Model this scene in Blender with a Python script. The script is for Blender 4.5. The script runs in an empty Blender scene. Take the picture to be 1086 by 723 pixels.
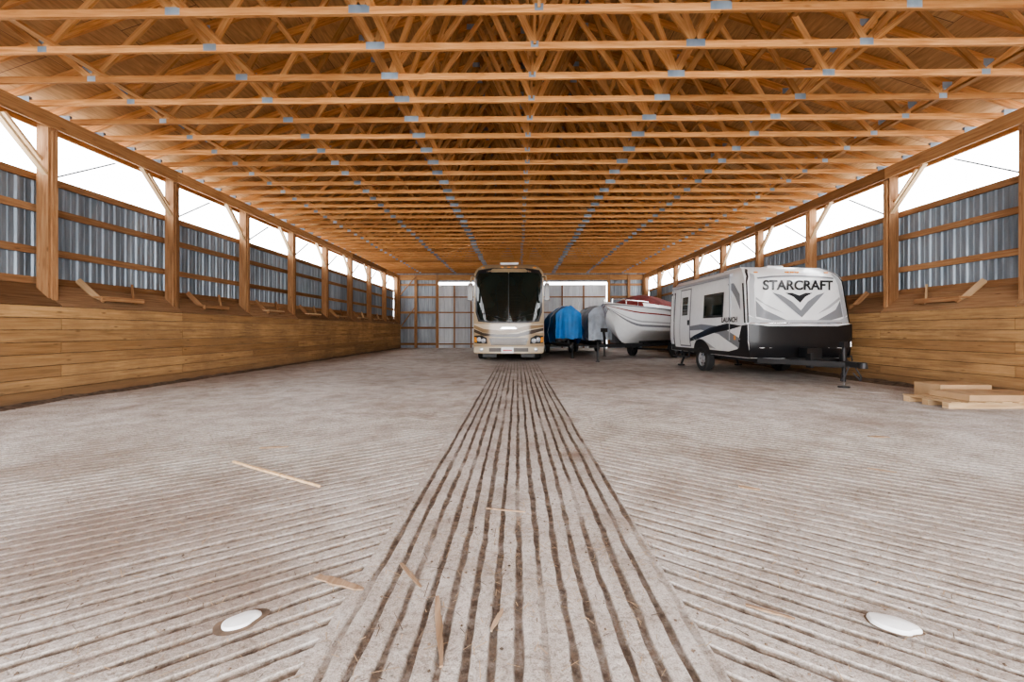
import bpy, bmesh, math, random
from mathutils import Vector, Matrix, noise
random.seed(7)
R = random.random
def U(a,b): return a+(b-a)*random.random()
scene = bpy.context.scene

# ------------------------------------------------------------------ materials
def new_mat(name):
    m = bpy.data.materials.new(name); m.use_nodes = True
    nt = m.node_tree; b = nt.nodes['Principled BSDF']
    return m, nt, b
def N(nt, t, **kw):
    n = nt.nodes.new(t)
    for k,v in kw.items():
        if k in n.inputs: n.inputs[k].default_value = v
        else: setattr(n,k,v)
    return n
def ramp(nt, fac, stops):
    r = nt.nodes.new('ShaderNodeValToRGB')
    e = r.color_ramp.elements
    while len(e) < len(stops): e.new(0.5)
    for el,(p,c) in zip(e, stops):
        el.position = p
        el.color = (c[0],c[1],c[2],1) if not isinstance(c,(int,float)) else (c,c,c,1)
    nt.links.new(fac, r.inputs['Fac'])
    return r.outputs['Color']
def mixc(nt, fac, a, b, mode='MIX'):
    m = nt.nodes.new('ShaderNodeMix'); m.data_type='RGBA'; m.blend_type=mode
    for sock,v in ((m.inputs[0],fac),(m.inputs[6],a),(m.inputs[7],b)):
        if hasattr(v,'is_output'): nt.links.new(v,sock)
        elif isinstance(v,(int,float)): sock.default_value = v
        else: sock.default_value = (v[0],v[1],v[2],1)
    return m.outputs[2]
def bump(nt, b, h, s=0.3, d=0.01):
    n = N(nt,'ShaderNodeBump'); n.inputs['Strength'].default_value=s; n.inputs['Distance'].default_value=d
    nt.links.new(h,n.inputs['Height']); nt.links.new(n.outputs[0], b.inputs['Normal'])

def mat_plain(name, c, rough=0.5, metal=0.0, coat=0.0, var=0.06, scale=6):
    m,nt,b = new_mat(name)
    tc = N(nt,'ShaderNodeTexCoord'); no = N(nt,'ShaderNodeTexNoise',Scale=scale,Detail=4.0)
    nt.links.new(tc.outputs['Object'],no.inputs['Vector'])
    lo=[max(0,x*(1-var*2)) for x in c]; hi=[min(1,x*(1+var)) for x in c]
    nt.links.new(ramp(nt,no.outputs['Fac'],[(0.3,lo),(0.7,hi)]), b.inputs['Base Color'])
    b.inputs['Roughness'].default_value=rough; b.inputs['Metallic'].default_value=metal
    if coat: b.inputs['Coat Weight'].default_value=coat; b.inputs['Coat Roughness'].default_value=0.05
    return m

def mat_wood(name, dark, mid, light, knot=0.5, rough=0.75, dirt=None, tl=(0.60,0.55,0.50), th=(1.22,1.22,1.2)):
    m,nt,b = new_mat(name)
    uv = N(nt,'ShaderNodeUVMap'); uv.uv_map='UVMap'
    mp = N(nt,'ShaderNodeMapping'); mp.inputs['Scale'].default_value=(1.6,26,1)
    nt.links.new(uv.outputs[0],mp.inputs[0])
    n1 = N(nt,'ShaderNodeTexNoise',Scale=1.0,Detail=6.0,Roughness=0.6,Distortion=0.6); nt.links.new(mp.outputs[0],n1.inputs['Vector'])
    col = ramp(nt,n1.outputs['Fac'],[(0.28,dark),(0.5,mid),(0.75,light)])
    at = N(nt,'ShaderNodeAttribute'); at.attribute_name='tint'
    tr = ramp(nt,at.outputs['Fac'],[(0.0,tl),(0.5,(1,1,1)),(1.0,th)])
    col = mixc(nt,1.0,col,tr,'MULTIPLY')
    mp2 = N(nt,'ShaderNodeMapping'); mp2.inputs['Scale'].default_value=(2.2,7,1); nt.links.new(uv.outputs[0],mp2.inputs[0])
    vo = N(nt,'ShaderNodeTexVoronoi',Scale=1.0); nt.links.new(mp2.outputs[0],vo.inputs['Vector'])
    kn = ramp(nt,vo.outputs['Distance'],[(0.05,knot),(0.13,0.0)])
    col = mixc(nt,kn,col,[x*0.45 for x in dark])
    if dirt:
        tc = N(nt,'ShaderNodeTexCoord')
        n3=N(nt,'ShaderNodeTexNoise',Scale=0.9,Detail=6.0,Roughness=0.65); nt.links.new(tc.outputs['Object'],n3.inputs['Vector'])
        f = ramp(nt,n3.outputs['Fac'],[(0.40,0.0),(0.68,0.8)])
        col = mixc(nt,f,col,dirt)
        mp4 = N(nt,'ShaderNodeMapping'); mp4.inputs['Scale'].default_value=(0.7,9,1); nt.links.new(uv.outputs[0],mp4.inputs[0])
        n4=N(nt,'ShaderNodeTexNoise',Scale=1.2,Detail=6.0,Roughness=0.7); nt.links.new(mp4.outputs[0],n4.inputs['Vector'])
        col = mixc(nt,ramp(nt,n4.outputs['Fac'],[(0.50,0.0),(0.68,0.65)]),col,[x*0.5 for x in dirt])
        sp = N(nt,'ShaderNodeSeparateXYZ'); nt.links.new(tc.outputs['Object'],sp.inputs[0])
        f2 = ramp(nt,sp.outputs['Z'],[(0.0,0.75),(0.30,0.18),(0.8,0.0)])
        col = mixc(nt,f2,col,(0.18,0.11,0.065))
    nt.links.new(col,b.inputs['Base Color']); b.inputs['Roughness'].default_value=rough
    b.inputs['Specular IOR Level'].default_value=0.2
    bump(nt,b,n1.outputs['Fac'],0.25,0.004)
    return m

W_TRUSS = mat_wood('truss_lumber',(0.37,0.15,0.048),(0.54,0.26,0.096),(0.68,0.375,0.16),0.5)
W_WEB   = mat_wood('web_lumber',(0.38,0.175,0.06),(0.54,0.285,0.115),(0.67,0.39,0.18),0.5)
W_POST  = mat_wood('post_timber',(0.20,0.10,0.048),(0.32,0.17,0.083),(0.44,0.26,0.14),0.6)
W_HEAD  = mat_wood('header_timber',(0.23,0.11,0.045),(0.36,0.185,0.08),(0.47,0.265,0.125),0.6)
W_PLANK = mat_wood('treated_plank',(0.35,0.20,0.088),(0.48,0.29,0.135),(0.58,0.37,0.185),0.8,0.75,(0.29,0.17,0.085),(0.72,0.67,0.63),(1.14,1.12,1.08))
W_LEDGE = mat_wood('ledge_board',(0.20,0.115,0.062),(0.30,0.18,0.10),(0.40,0.255,0.15),0.6)
W_BRACE = mat_wood('pale_lumber',(0.44,0.28,0.155),(0.58,0.41,0.245),(0.70,0.52,0.34),0.4)
W_SCRAP = mat_wood('weathered_wood',(0.20,0.13,0.08),(0.33,0.225,0.15),(0.43,0.32,0.225),0.3)

def mat_ply():
    m,nt,b = new_mat('roof_sheathing')
    uv = N(nt,'ShaderNodeUVMap'); uv.uv_map='UVMap'
    br = N(nt,'ShaderNodeTexBrick'); br.offset=0.5
    for k,v in (('Scale',1.0),('Mortar Size',0.006),('Brick Width',2.44),('Row Height',1.22)): br.inputs[k].default_value=v
    br.inputs['Color1'].default_value=(0.46,0.245,0.10,1); br.inputs['Color2'].default_value=(0.62,0.38,0.175,1); br.inputs['Mortar'].default_value=(0.2,0.1,0.05,1)
    nt.links.new(uv.outputs[0],br.inputs['Vector'])
    mp = N(nt,'ShaderNodeMapping'); mp.inputs['Scale'].default_value=(2,14,1); nt.links.new(uv.outputs[0],mp.inputs[0])
    n1 = N(nt,'ShaderNodeTexNoise',Scale=1.5,Detail=6.0,Distortion=0.8); nt.links.new(mp.outputs[0],n1.inputs['Vector'])
    g = ramp(nt,n1.outputs['Fac'],[(0.3,(0.66,0.62,0.56)),(0.7,(1.1,1.1,1.1))])
    nt.links.new(mixc(nt,1.0,br.outputs['Color'],g,'MULTIPLY'),b.inputs['Base Color'])
    b.inputs['Roughness'].default_value=0.8
    return m
M_PLY = mat_ply()

def mat_steel(name,c1,c2,metal=0.2,rough=0.55):
    m,nt,b = new_mat(name)
    tc = N(nt,'ShaderNodeTexCoord'); mp=N(nt,'ShaderNodeMapping'); mp.inputs['Scale'].default_value=(3,3,0.5)
    nt.links.new(tc.outputs['Object'],mp.inputs[0])
    n1 = N(nt,'ShaderNodeTexNoise',Scale=2.0,Detail=5.0); nt.links.new(mp.outputs[0],n1.inputs['Vector'])
    col = ramp(nt,n1.outputs['Fac'],[(0.3,c1),(0.7,c2)])
    at = N(nt,'ShaderNodeAttribute'); at.attribute_name='tint'
    tr = ramp(nt,at.outputs['Fac'],[(0.0,(0.70,0.70,0.72)),(1.0,(1.22,1.22,1.22))])
    nt.links.new(mixc(nt,1.0,col,tr,'MULTIPLY'),b.inputs['Base Color'])
    b.inputs['Metallic'].default_value=metal; b.inputs['Roughness'].default_value=rough
    return m
M_STEEL = mat_steel('galvanized_siding',(0.165,0.20,0.235),(0.29,0.335,0.38),0.35,0.42)
M_STEELB= mat_steel('back_siding',(0.24,0.27,0.30),(0.38,0.42,0.46))
M_STEEL2= mat_steel('door_siding',(0.60,0.63,0.66),(0.74,0.77,0.79),0.05)
M_PLATE = mat_steel('gusset_plate_steel',(0.20,0.27,0.34),(0.32,0.39,0.46),0.3)
M_DARKMETAL = mat_plain('dark_metal',(0.06,0.06,0.065),0.5,0.4)
M_FRAME = mat_plain('black_frame_paint',(0.025,0.025,0.027),0.45,0.2)
M_TIRE = mat_plain('tire_rubber',(0.025,0.025,0.026),0.85)
M_RIM = mat_plain('rim_alloy',(0.62,0.63,0.65),0.3,0.8)
M_RIMW = mat_plain('rim_dark',(0.2,0.2,0.21),0.4,0.6)
M_TAN = mat_plain('champagne_paint',(0.40,0.30,0.19),0.3,0.0,0.5,0.03)
M_CREAM = mat_plain('cream_paint',(0.58,0.49,0.37),0.3,0.0,0.5,0.02)
M_BROWN = mat_plain('dark_brown_paint',(0.05,0.032,0.022),0.3,0.0,0.5)
M_GOLD = mat_plain('bronze_paint',(0.26,0.17,0.09),0.3,0.0,0.5)
M_WHITE = mat_plain('white_gelcoat',(0.84,0.85,0.86),0.3,0.0,0.4,0.02)
M_GREY = mat_plain('grey_graphic',(0.22,0.23,0.25),0.35,0.0,0.3,0.02)
M_LGREY = mat_plain('light_grey_graphic',(0.44,0.45,0.47),0.35,0.0,0.3,0.02)
M_BLACK = mat_plain('black_graphic',(0.015,0.015,0.017),0.3,0.0,0.3)
M_BLKPLATE = mat_plain('black_rock_guard',(0.014,0.014,0.016),0.4,0.1,0.15)
M_CHROME = mat_plain('chrome',(0.8,0.8,0.82),0.12,1.0)
M_RED = mat_plain('red_lens',(0.5,0.02,0.02),0.3)
M_AMBER = mat_plain('amber_lens',(0.8,0.3,0.03),0.3)
M_REDCAN = mat_plain('maroon_canvas',(0.26,0.05,0.048),0.85,0,0,0.15,3)
M_BLUE = mat_plain('blue_tarp',(0.02,0.20,0.56),0.5,0,0,0.15,3)
M_SILV = mat_plain('silver_tarp',(0.60,0.66,0.73),0.6,0,0,0.15,3)
M_CARD = mat_plain('cardboard',(0.52,0.345,0.195),0.85,0,0,0.06,4)
M_PVC = mat_plain('white_pvc',(0.84,0.85,0.86),0.35,0,0,0.03,20)
M_STRAW = mat_plain('straw',(0.42,0.30,0.19),0.8,0,0,0.25,9)
M_DIRT = mat_plain('dirt',(0.15,0.105,0.075),0.95,0,0,0.3,12)
M_LAMPG = mat_plain('headlight_lens',(0.55,0.57,0.6),0.08,0.3,0.8)
M_PLATEW = mat_plain('license_plate_white',(0.85,0.83,0.83),0.4)

def mat_glass(name,c=(0.008,0.012,0.010),rough=0.03):
    m,nt,b = new_mat(name)
    tc=N(nt,'ShaderNodeTexCoord'); no=N(nt,'ShaderNodeTexNoise',Scale=0.8); nt.links.new(tc.outputs['Object'],no.inputs['Vector'])
    nt.links.new(ramp(nt,no.outputs['Fac'],[(0.3,c),(0.7,[x*1.8 for x in c])]),b.inputs['Base Color'])
    b.inputs['Roughness'].default_value=rough; b.inputs['IOR'].default_value=1.5
    return m
M_GLASS = mat_glass('tinted_glass')

def mat_floor():
    m,nt,b = new_mat('grooved_concrete')
    g = N(nt,'ShaderNodeNewGeometry'); P=g.outputs['Position']
    def no(s,d=5.0,r=0.55,dist=0.0,vec=P):
        n=N(nt,'ShaderNodeTexNoise',Scale=s,Detail=d,Roughness=r,Distortion=dist); nt.links.new(vec,n.inputs['Vector']); return n.outputs['Fac']
    big=no(0.45,6.0,0.6,0.4); med=no(3.0,6.0,0.65); fine=no(40.0,4.0,0.7); grit=no(160.0,3.0,0.7)
    col = ramp(nt,big,[(0.30,(0.40,0.355,0.32)),(0.5,(0.505,0.465,0.435)),(0.7,(0.58,0.55,0.53))])
    col = mixc(nt,0.95,col,ramp(nt,med,[(0.3,(0.66,0.62,0.585)),(0.58,(1.04,1.04,1.04))]),'MULTIPLY')
    col = mixc(nt,1.0,col,ramp(nt,fine,[(0.32,(0.60,0.57,0.54)),(0.52,(1,1,1)),(0.75,(1.14,1.14,1.14))]),'MULTIPLY')
    col = mixc(nt,0.8,col,ramp(nt,grit,[(0.3,(0.58,0.56,0.54)),(0.6,(1.08,1.08,1.08))]),'MULTIPLY')
    st = ramp(nt,no(1.1,7.0,0.72,0.8),[(0.52,0.0),(0.70,0.7)])
    col = mixc(nt,st,col,(0.235,0.18,0.145))
    pw = ramp(nt,no(2.2,6.0,0.7,0.5),[(0.55,0.0),(0.75,0.45)])
    col = mixc(nt,pw,col,(0.66,0.65,0.64))
    for (cx,cy,rad,s1,amt) in ((-2.3,2.3,1.05,2.5,0.75),(0.52,3.75,0.18,5.0,0.85),(-1.25,1.75,0.4,4.0,0.65),(2.0,3.6,0.55,3.0,0.5),(-3.8,3.6,0.8,2.5,0.55),(3.4,2.6,0.7,2.5,0.45),(-1.6,6.2,0.9,1.5,0.4),(4.2,5.2,0.8,1.6,0.35)):
        vm = N(nt,'ShaderNodeVectorMath',operation='DISTANCE'); nt.links.new(P,vm.inputs[0]); vm.inputs[1].default_value=(cx,cy,0)
        dv = N(nt,'ShaderNodeMath',operation='DIVIDE'); nt.links.new(vm.outputs['Value'],dv.inputs[0]); dv.inputs[1].default_value=rad*2.2
        ad = N(nt,'ShaderNodeMath',operation='MULTIPLY_ADD'); nt.links.new(no(s1,6.0,0.75),ad.inputs[0]); ad.inputs[1].default_value=0.9; nt.links.new(dv.outputs[0],ad.inputs[2])
        col = mixc(nt,ramp(nt,ad.outputs[0],[(0.55,amt),(0.98,0.0)]),col,(0.20,0.145,0.115))
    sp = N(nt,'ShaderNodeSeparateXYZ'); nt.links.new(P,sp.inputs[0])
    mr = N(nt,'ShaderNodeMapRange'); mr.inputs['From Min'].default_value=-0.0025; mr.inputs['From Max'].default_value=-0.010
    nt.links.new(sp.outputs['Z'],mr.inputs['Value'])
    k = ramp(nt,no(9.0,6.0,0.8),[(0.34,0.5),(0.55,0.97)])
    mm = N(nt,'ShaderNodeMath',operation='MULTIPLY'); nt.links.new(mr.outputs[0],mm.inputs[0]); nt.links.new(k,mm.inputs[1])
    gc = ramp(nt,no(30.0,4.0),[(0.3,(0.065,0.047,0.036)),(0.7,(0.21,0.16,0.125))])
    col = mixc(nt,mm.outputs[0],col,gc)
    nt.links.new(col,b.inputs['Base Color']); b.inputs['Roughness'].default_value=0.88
    b.inputs['Specular IOR Level'].default_value=0.2
    a = N(nt,'ShaderNodeMath',operation='ADD'); nt.links.new(fine,a.inputs[0]); nt.links.new(med,a.inputs[1])
    bump(nt,b,a.outputs[0],0.6,0.014)
    return m
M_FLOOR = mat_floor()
def mat_ground():
    m,nt,b = new_mat('pale_gravel')
    tc=N(nt,'ShaderNodeTexCoord'); no=N(nt,'ShaderNodeTexNoise',Scale=2.0,Detail=6.0); nt.links.new(tc.outputs['Object'],no.inputs['Vector'])
    nt.links.new(ramp(nt,no.outputs['Fac'],[(0.3,(0.60,0.60,0.60)),(0.7,(0.78,0.78,0.78))]),b.inputs['Base Color'])
    b.inputs['Roughness'].default_value=0.95
    return m
M_GROUND = mat_ground()

# ------------------------------------------------------------------ mesh builder
class MB:
    def __init__(s): s.v=[];s.f=[];s.m=[];s.t=[];s.uv=[];s.mats=[];s.sm=[]
    def mi(s,mat):
        if mat not in s.mats: s.mats.append(mat)
        return s.mats.index(mat)
    def raw(s,vs,fs,mat,tint=None,uvs=None,smooth=False):
        o=len(s.v); s.v+= [tuple(v) for v in vs]; k=s.mi(mat) if not isinstance(mat,list) else None
        tint = R() if tint is None else tint
        for i,f in enumerate(fs):
            s.f.append([o+a for a in f]); s.m.append(k if k is not None else s.mi(mat[i])); s.t.append(tint); s.sm.append(smooth)
            s.uv.append([(uvs[a] if uvs else (vs[a][0],vs[a][1])) for a in f])
    def obox(s,c,A,B,C,mat,tint=None):
        c=Vector(c);A=Vector(A);B=Vector(B);C=Vector(C)
        if A.cross(B).dot(C)<0: C=-C
        vs=[c+A*i+B*j+C*k for i in(-1,1) for j in(-1,1) for k in(-1,1)]
        fs=[(0,1,3,2),(4,6,7,5),(0,4,5,1),(2,3,7,6),(0,2,6,4),(1,5,7,3)]
        o=len(s.v); s.v+=[tuple(v) for v in vs]; mi=s.mi(mat); tint=R() if tint is None else tint
        la,lb,lc=A.length,B.length,C.length; ou,ov=R()*50,R()*50
        def co(i): return ((1 if i&4 else -1)*la,(1 if i&2 else -1)*lb,(1 if i&1 else -1)*lc)
        for n,f in enumerate(fs):
            s.f.append([o+a for a in f]); s.m.append(mi); s.t.append(tint); s.sm.append(False); L=[]
            for a in f:
                x,y,z=co(a)
                if n<2: L.append((y*0.3+ou,z+ov))
                elif n<4: L.append((x+ou,z+ov))
                else: L.append((x+ou,y+ov+0.37))
            s.uv.append(L)
    def box(s,mn,mx,mat,tint=None):
        c=[(a+b)/2 for a,b in zip(mn,mx)]; h=[abs(b-a)/2 for a,b in zip(mn,mx)]
        ax=[Vector((h[0],0,0)),Vector((0,h[1],0)),Vector((0,0,h[2]))]; ax.sort(key=lambda v:-v.length)
        s.obox(c,ax[0],ax[1],ax[2],mat,tint)
    def beam(s,p0,p1,w,t,mat,up=(0,0,1),tint=None):
        p0=Vector(p0);p1=Vector(p1);d=(p1-p0); L=d.length; d.normalize(); up=Vector(up)
        if abs(d.dot(up))>0.98: up=Vector((0,1,0))
        sd=d.cross(up).normalized(); u2=sd.cross(d).normalized()
        s.obox((p0+p1)/2,d*L/2,sd*w/2,u2*t/2,mat,tint)
    def lathe(s,c,axis,prof,mat,seg=28,smooth=True):
        ax=Vector(axis).normalized(); e1=ax.orthogonal().normalized(); e2=ax.cross(e1); c=Vector(c)
        vs=[];fs=[];ms=[]
        for p in prof:
            for k in range(seg):
                t=2*math.pi*k/seg; vs.append(c+ax*p[1]+(e1*math.cos(t)+e2*math.sin(t))*p[0])
        for i in range(len(prof)-1):
            for k in range(seg):
                fs.append((i*seg+k,i*seg+(k+1)%seg,(i+1)*seg+(k+1)%seg,(i+1)*seg+k)); ms.append(prof[i+1][2] if len(prof[i+1])>2 else mat)
        s.raw(vs,fs,ms,0.5,None,smooth)
    def cyl(s,p0,p1,r,mat,seg=12,r2=None):
        p0=Vector(p0);p1=Vector(p1);L=(p1-p0).length
        s.lathe(p0,p1-p0,[(0.0001,0),(r,0),(r if r2 is None else r2,L),(0.0001,L)],mat,seg)
    def tube(s,pts,r,mat,seg=8):
        for a,b in zip(pts[:-1],pts[1:]): s.cyl(a,b,r,mat,seg)
    def grid(s,rows,mat,smooth=True,flip=False,tint=0.5):
        n=len(rows[0]); vs=[p for r in rows for p in r]; fs=[]; ms=[]
        for i in range(len(rows)-1):
            for j in range(n-1):
                q=(i*n+j,i*n+j+1,(i+1)*n+j+1,(i+1)*n+j)
                fs.append(q[::-1] if flip else q)
                ms.append(mat if not callable(mat) else mat(i,j))
        s.raw(vs,fs,ms,tint,None,smooth)
    def decal(s,pts,fn,mat,cuts=3,smooth=True):
        bm=bmesh.new(); vv=[bm.verts.new((p[0],p[1],0)) for p in pts]; bm.faces.new(vv)
        bmesh.ops.triangulate(bm,faces=bm.faces[:])
        for _ in range(cuts):
            es=[e for e in bm.edges if e.calc_length()>0.14]
            if es: bmesh.ops.subdivide_edges(bm,edges=es,cuts=1,use_grid_fill=True)
            bmesh.ops.triangulate(bm,faces=bm.faces[:])
        bm.verts.index_update()
        vs=[fn(v.co.x,v.co.y) for v in bm.verts]; fs=[[v.index for v in f.verts] for f in bm.faces]
        bm.free(); s.raw(vs,fs,mat,0.5,None,smooth)
    def text(s,body,size,cx,cy,fn,mat,shear=0.0,bold=0.0):
        cu=bpy.data.curves.new('t','FONT'); cu.body=body; cu.size=size; cu.align_x='CENTER'; cu.align_y='CENTER'; cu.shear=shear; cu.offset=bold
        ob=bpy.data.objects.new('t',cu); scene.collection.objects.link(ob)
        dg=bpy.context.evaluated_depsgraph_get(); me=ob.evaluated_get(dg).to_mesh()
        vs=[fn(cx+v.co.x,cy+v.co.y) for v in me.vertices]; fs=[list(p.vertices) for p in me.polygons]
        s.raw(vs,fs,mat,0.5)
        ob.evaluated_get(dg).to_mesh_clear(); bpy.data.objects.remove(ob); bpy.data.curves.remove(cu)
    def build(s,name,parent=None,normals=False,angle=35,bevel=0):
        me=bpy.data.meshes.new(name); me.from_pydata(s.v,[],s.f)
        for m in s.mats: me.materials.append(m)
        me.polygons.foreach_set('material_index',s.m)
        me.polygons.foreach_set('use_smooth',s.sm)
        a=me.attributes.new('tint','FLOAT','FACE'); a.data.foreach_set('value',s.t)
        uv=me.uv_layers.new(name='UVMap'); flat=[c for f in s.uv for p in f for c in p]; uv.data.foreach_set('uv',flat)
        if normals:
            bm=bmesh.new(); bm.from_mesh(me); bmesh.ops.recalc_face_normals(bm,faces=bm.faces[:]); bm.to_mesh(me); bm.free()
        if any(s.sm): me.set_sharp_from_angle(angle=math.radians(angle))
        me.update()
        ob=bpy.data.objects.new(name,me); scene.collection.objects.link(ob)
        if parent: ob.parent=parent
        if bevel:
            bv=ob.modifiers.new('bevel','BEVEL'); bv.width=bevel; bv.segments=2; bv.limit_method='ANGLE'
        return ob
def empty(name,loc=(0,0,0),rz=0):
    e=bpy.data.objects.new(name,None); e.location=loc; e.rotation_euler=(0,0,rz); scene.collection.objects.link(e); return e

# ------------------------------------------------------------------ dimensions
YB=26.3; YF=-4.5  # unseen front end extended behind the camera to cut daylight on the near floor
LP,RP=-7.6,8.05     # plank faces
LO,RO=-8.07,8.52    # outer siding
CX=0.22; HC=4.75; SP=2.44
POSTY=[6.66+SP*k for k in range(-4,9)]

# ------------------------------------------------------------------ floor
def floor():
    bm=bmesh.new(); YG=-0.6
    def zone(side):
        th=math.radians(35); d=Vector((math.cos(th)*(-side),math.sin(th),0))
        n=Vector((-d.y,d.x,0)) if side<0 else Vector((d.y,-d.x,0))
        per=0.096; prof=[(0.0,0),(0.57,0),(0.67,1),(0.91,1)]
        x0,x1=(LP-0.6,-0.74) if side<0 else (0.70,RP+0.6)
        y0,y1=YG,10.5
        cs=[Vector((x,y,0)) for x in(x0,x1) for y in(y0,y1)]
        us=[c.dot(d) for c in cs]; vs_=[c.dot(n) for c in cs]
        u0,u1,v0,v1=min(us),max(us),min(vs_),max(vs_)
        nu=int((u1-u0)/0.07)+1; rows=[]
        for i in range(int((v1-v0)/per)+2):
            wide=noise.noise(Vector((i*1.7,side*4,0)))*0.010
            for (o,g) in prof:
                row=[]
                for k in range(nu+1):
                    u=u0+(u1-u0)*k/nu; v=v0+(i+o)*per
                    p=d*u+n*v
                    ok = x0-0.3<p.x<x1+0.3 and y0-0.3<p.y<y1+0.3
                    if not ok: row.append(None); continue
                    j=wide+noise.noise(Vector((u*1.1,v*3,side*5)))*0.016+noise.noise(Vector((u*11,v*27,side*9)))*0.010
                    patch=0.92+1.2*noise.noise(Vector((p.x*0.55,p.y*0.55,3+side)))+0.5*noise.noise(Vector((p.x*3,p.y*3,8)))
                    fade=max(0,min(1,(9.2-p.y)/4.2))*max(0.25,min(1,patch))*max(0,min(1,(abs(x0 if side<0 else x1)-abs(p.x))/1.6))
                    z=(-0.017*fade if g else 0.0)+noise.noise(p*6)*0.0012
                    q=p+n*j; row.append(bm.verts.new((q.x,q.y,z)))
                rows.append(row)
        for a,b in zip(rows[:-1],rows[1:]):
            for k in range(nu):
                q=[a[k],a[k+1],b[k+1],b[k]]
                if None in q: continue
                f=bm.faces.new(q)
        return x0,x1,y0,y1
    for side in(-1,1):
        ex=set(bm.verts); x0,x1,y0,y1=zone(side)
        for co,no in (((x0,0,0),(-1,0,0)),((x1,0,0),(1,0,0)),((0,y0,0),(0,-1,0)),((0,y1,0),(0,1,0))):
            vs=[v for v in bm.verts if v not in ex]; es=set();fs=set()
            for v in vs: es.update(v.link_edges); fs.update(v.link_faces)
            bmesh.ops.bisect_plane(bm,geom=vs+list(es)+list(fs),plane_co=co,plane_no=no,clear_outer=True)
    per=0.096; rows=[]; xs=[]
    for i in range(15):
        for o,g in ((0.0,0),(0.58,0),(0.69,1),(0.91,1)): xs.append((-0.74+(i+o)*per,g,i))
    xs.append((0.70,0,15))
    ny=int((YB-YG)/0.05)
    for (x,g,i) in xs:
        row=[]
        for k in range(ny+1):
            y=YG+(YB-YG)*k/ny
            j=noise.noise(Vector((i*1.9,y*0.5,11)))*0.010+noise.noise(Vector((x*5,y*1.2,1)))*0.010+noise.noise(Vector((x*19,y*7,4)))*0.009+noise.noise(Vector((x*40,y*22,4)))*0.005
            if x<=-0.739 or x>=0.699: j=0
            fade=max(0.0,min(1,(17-y)/9))*0.85+0.0
            fade*=max(0.35,min(1,0.95+1.2*noise.noise(Vector((i*3.1,y*0.9,7)))+0.5*noise.noise(Vector((i*7.1,y*4,3)))))
            z=(-0.018*fade if g else 0)+noise.noise(Vector((x*6,y*6,0)))*0.0012
            row.append(bm.verts.new((x+j,y,z)))
        rows.append(row)
    for a,b in zip(rows[:-1],rows[1:]):
        for k in range(ny): bm.faces.new((a[k],b[k],b[k+1],a[k+1]))
    def quad(x0,x1,y0,y1):
        nx=int((x1-x0)/0.5)+1; nyy=int((y1-y0)/0.5)+1
        g=[[bm.verts.new((x0+(x1-x0)*i/nx,y0+(y1-y0)*j/nyy,0)) for j in range(nyy+1)] for i in range(nx+1)]
        for i in range(nx):
            for j in range(nyy): bm.faces.new((g[i][j],g[i+1][j],g[i+1][j+1],g[i][j+1]))
    quad(LP-0.6,-0.74,10.5,YB+0.2); quad(0.70,RP+0.6,10.5,YB+0.2); quad(LP-0.6,RP+0.6,YF,YG)
    me=bpy.data.meshes.new('floor'); bm.normal_update(); 
    for f in bm.faces:
        if f.normal.z<0: f.normal_flip()
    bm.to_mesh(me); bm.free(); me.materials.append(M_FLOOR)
    ob=bpy.data.objects.new('floor',me); scene.collection.objects.link(ob); return ob
FLOOR=floor()
g=MB(); g.raw([(-80,-70,-0.06),(80,-70,-0.06),(80,90,-0.06),(-80,90,-0.06)],[(0,1,2,3)],M_GROUND); g.build('ground_outside')  # unseen ground outside, coloured pale to bounce daylight into the building

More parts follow.
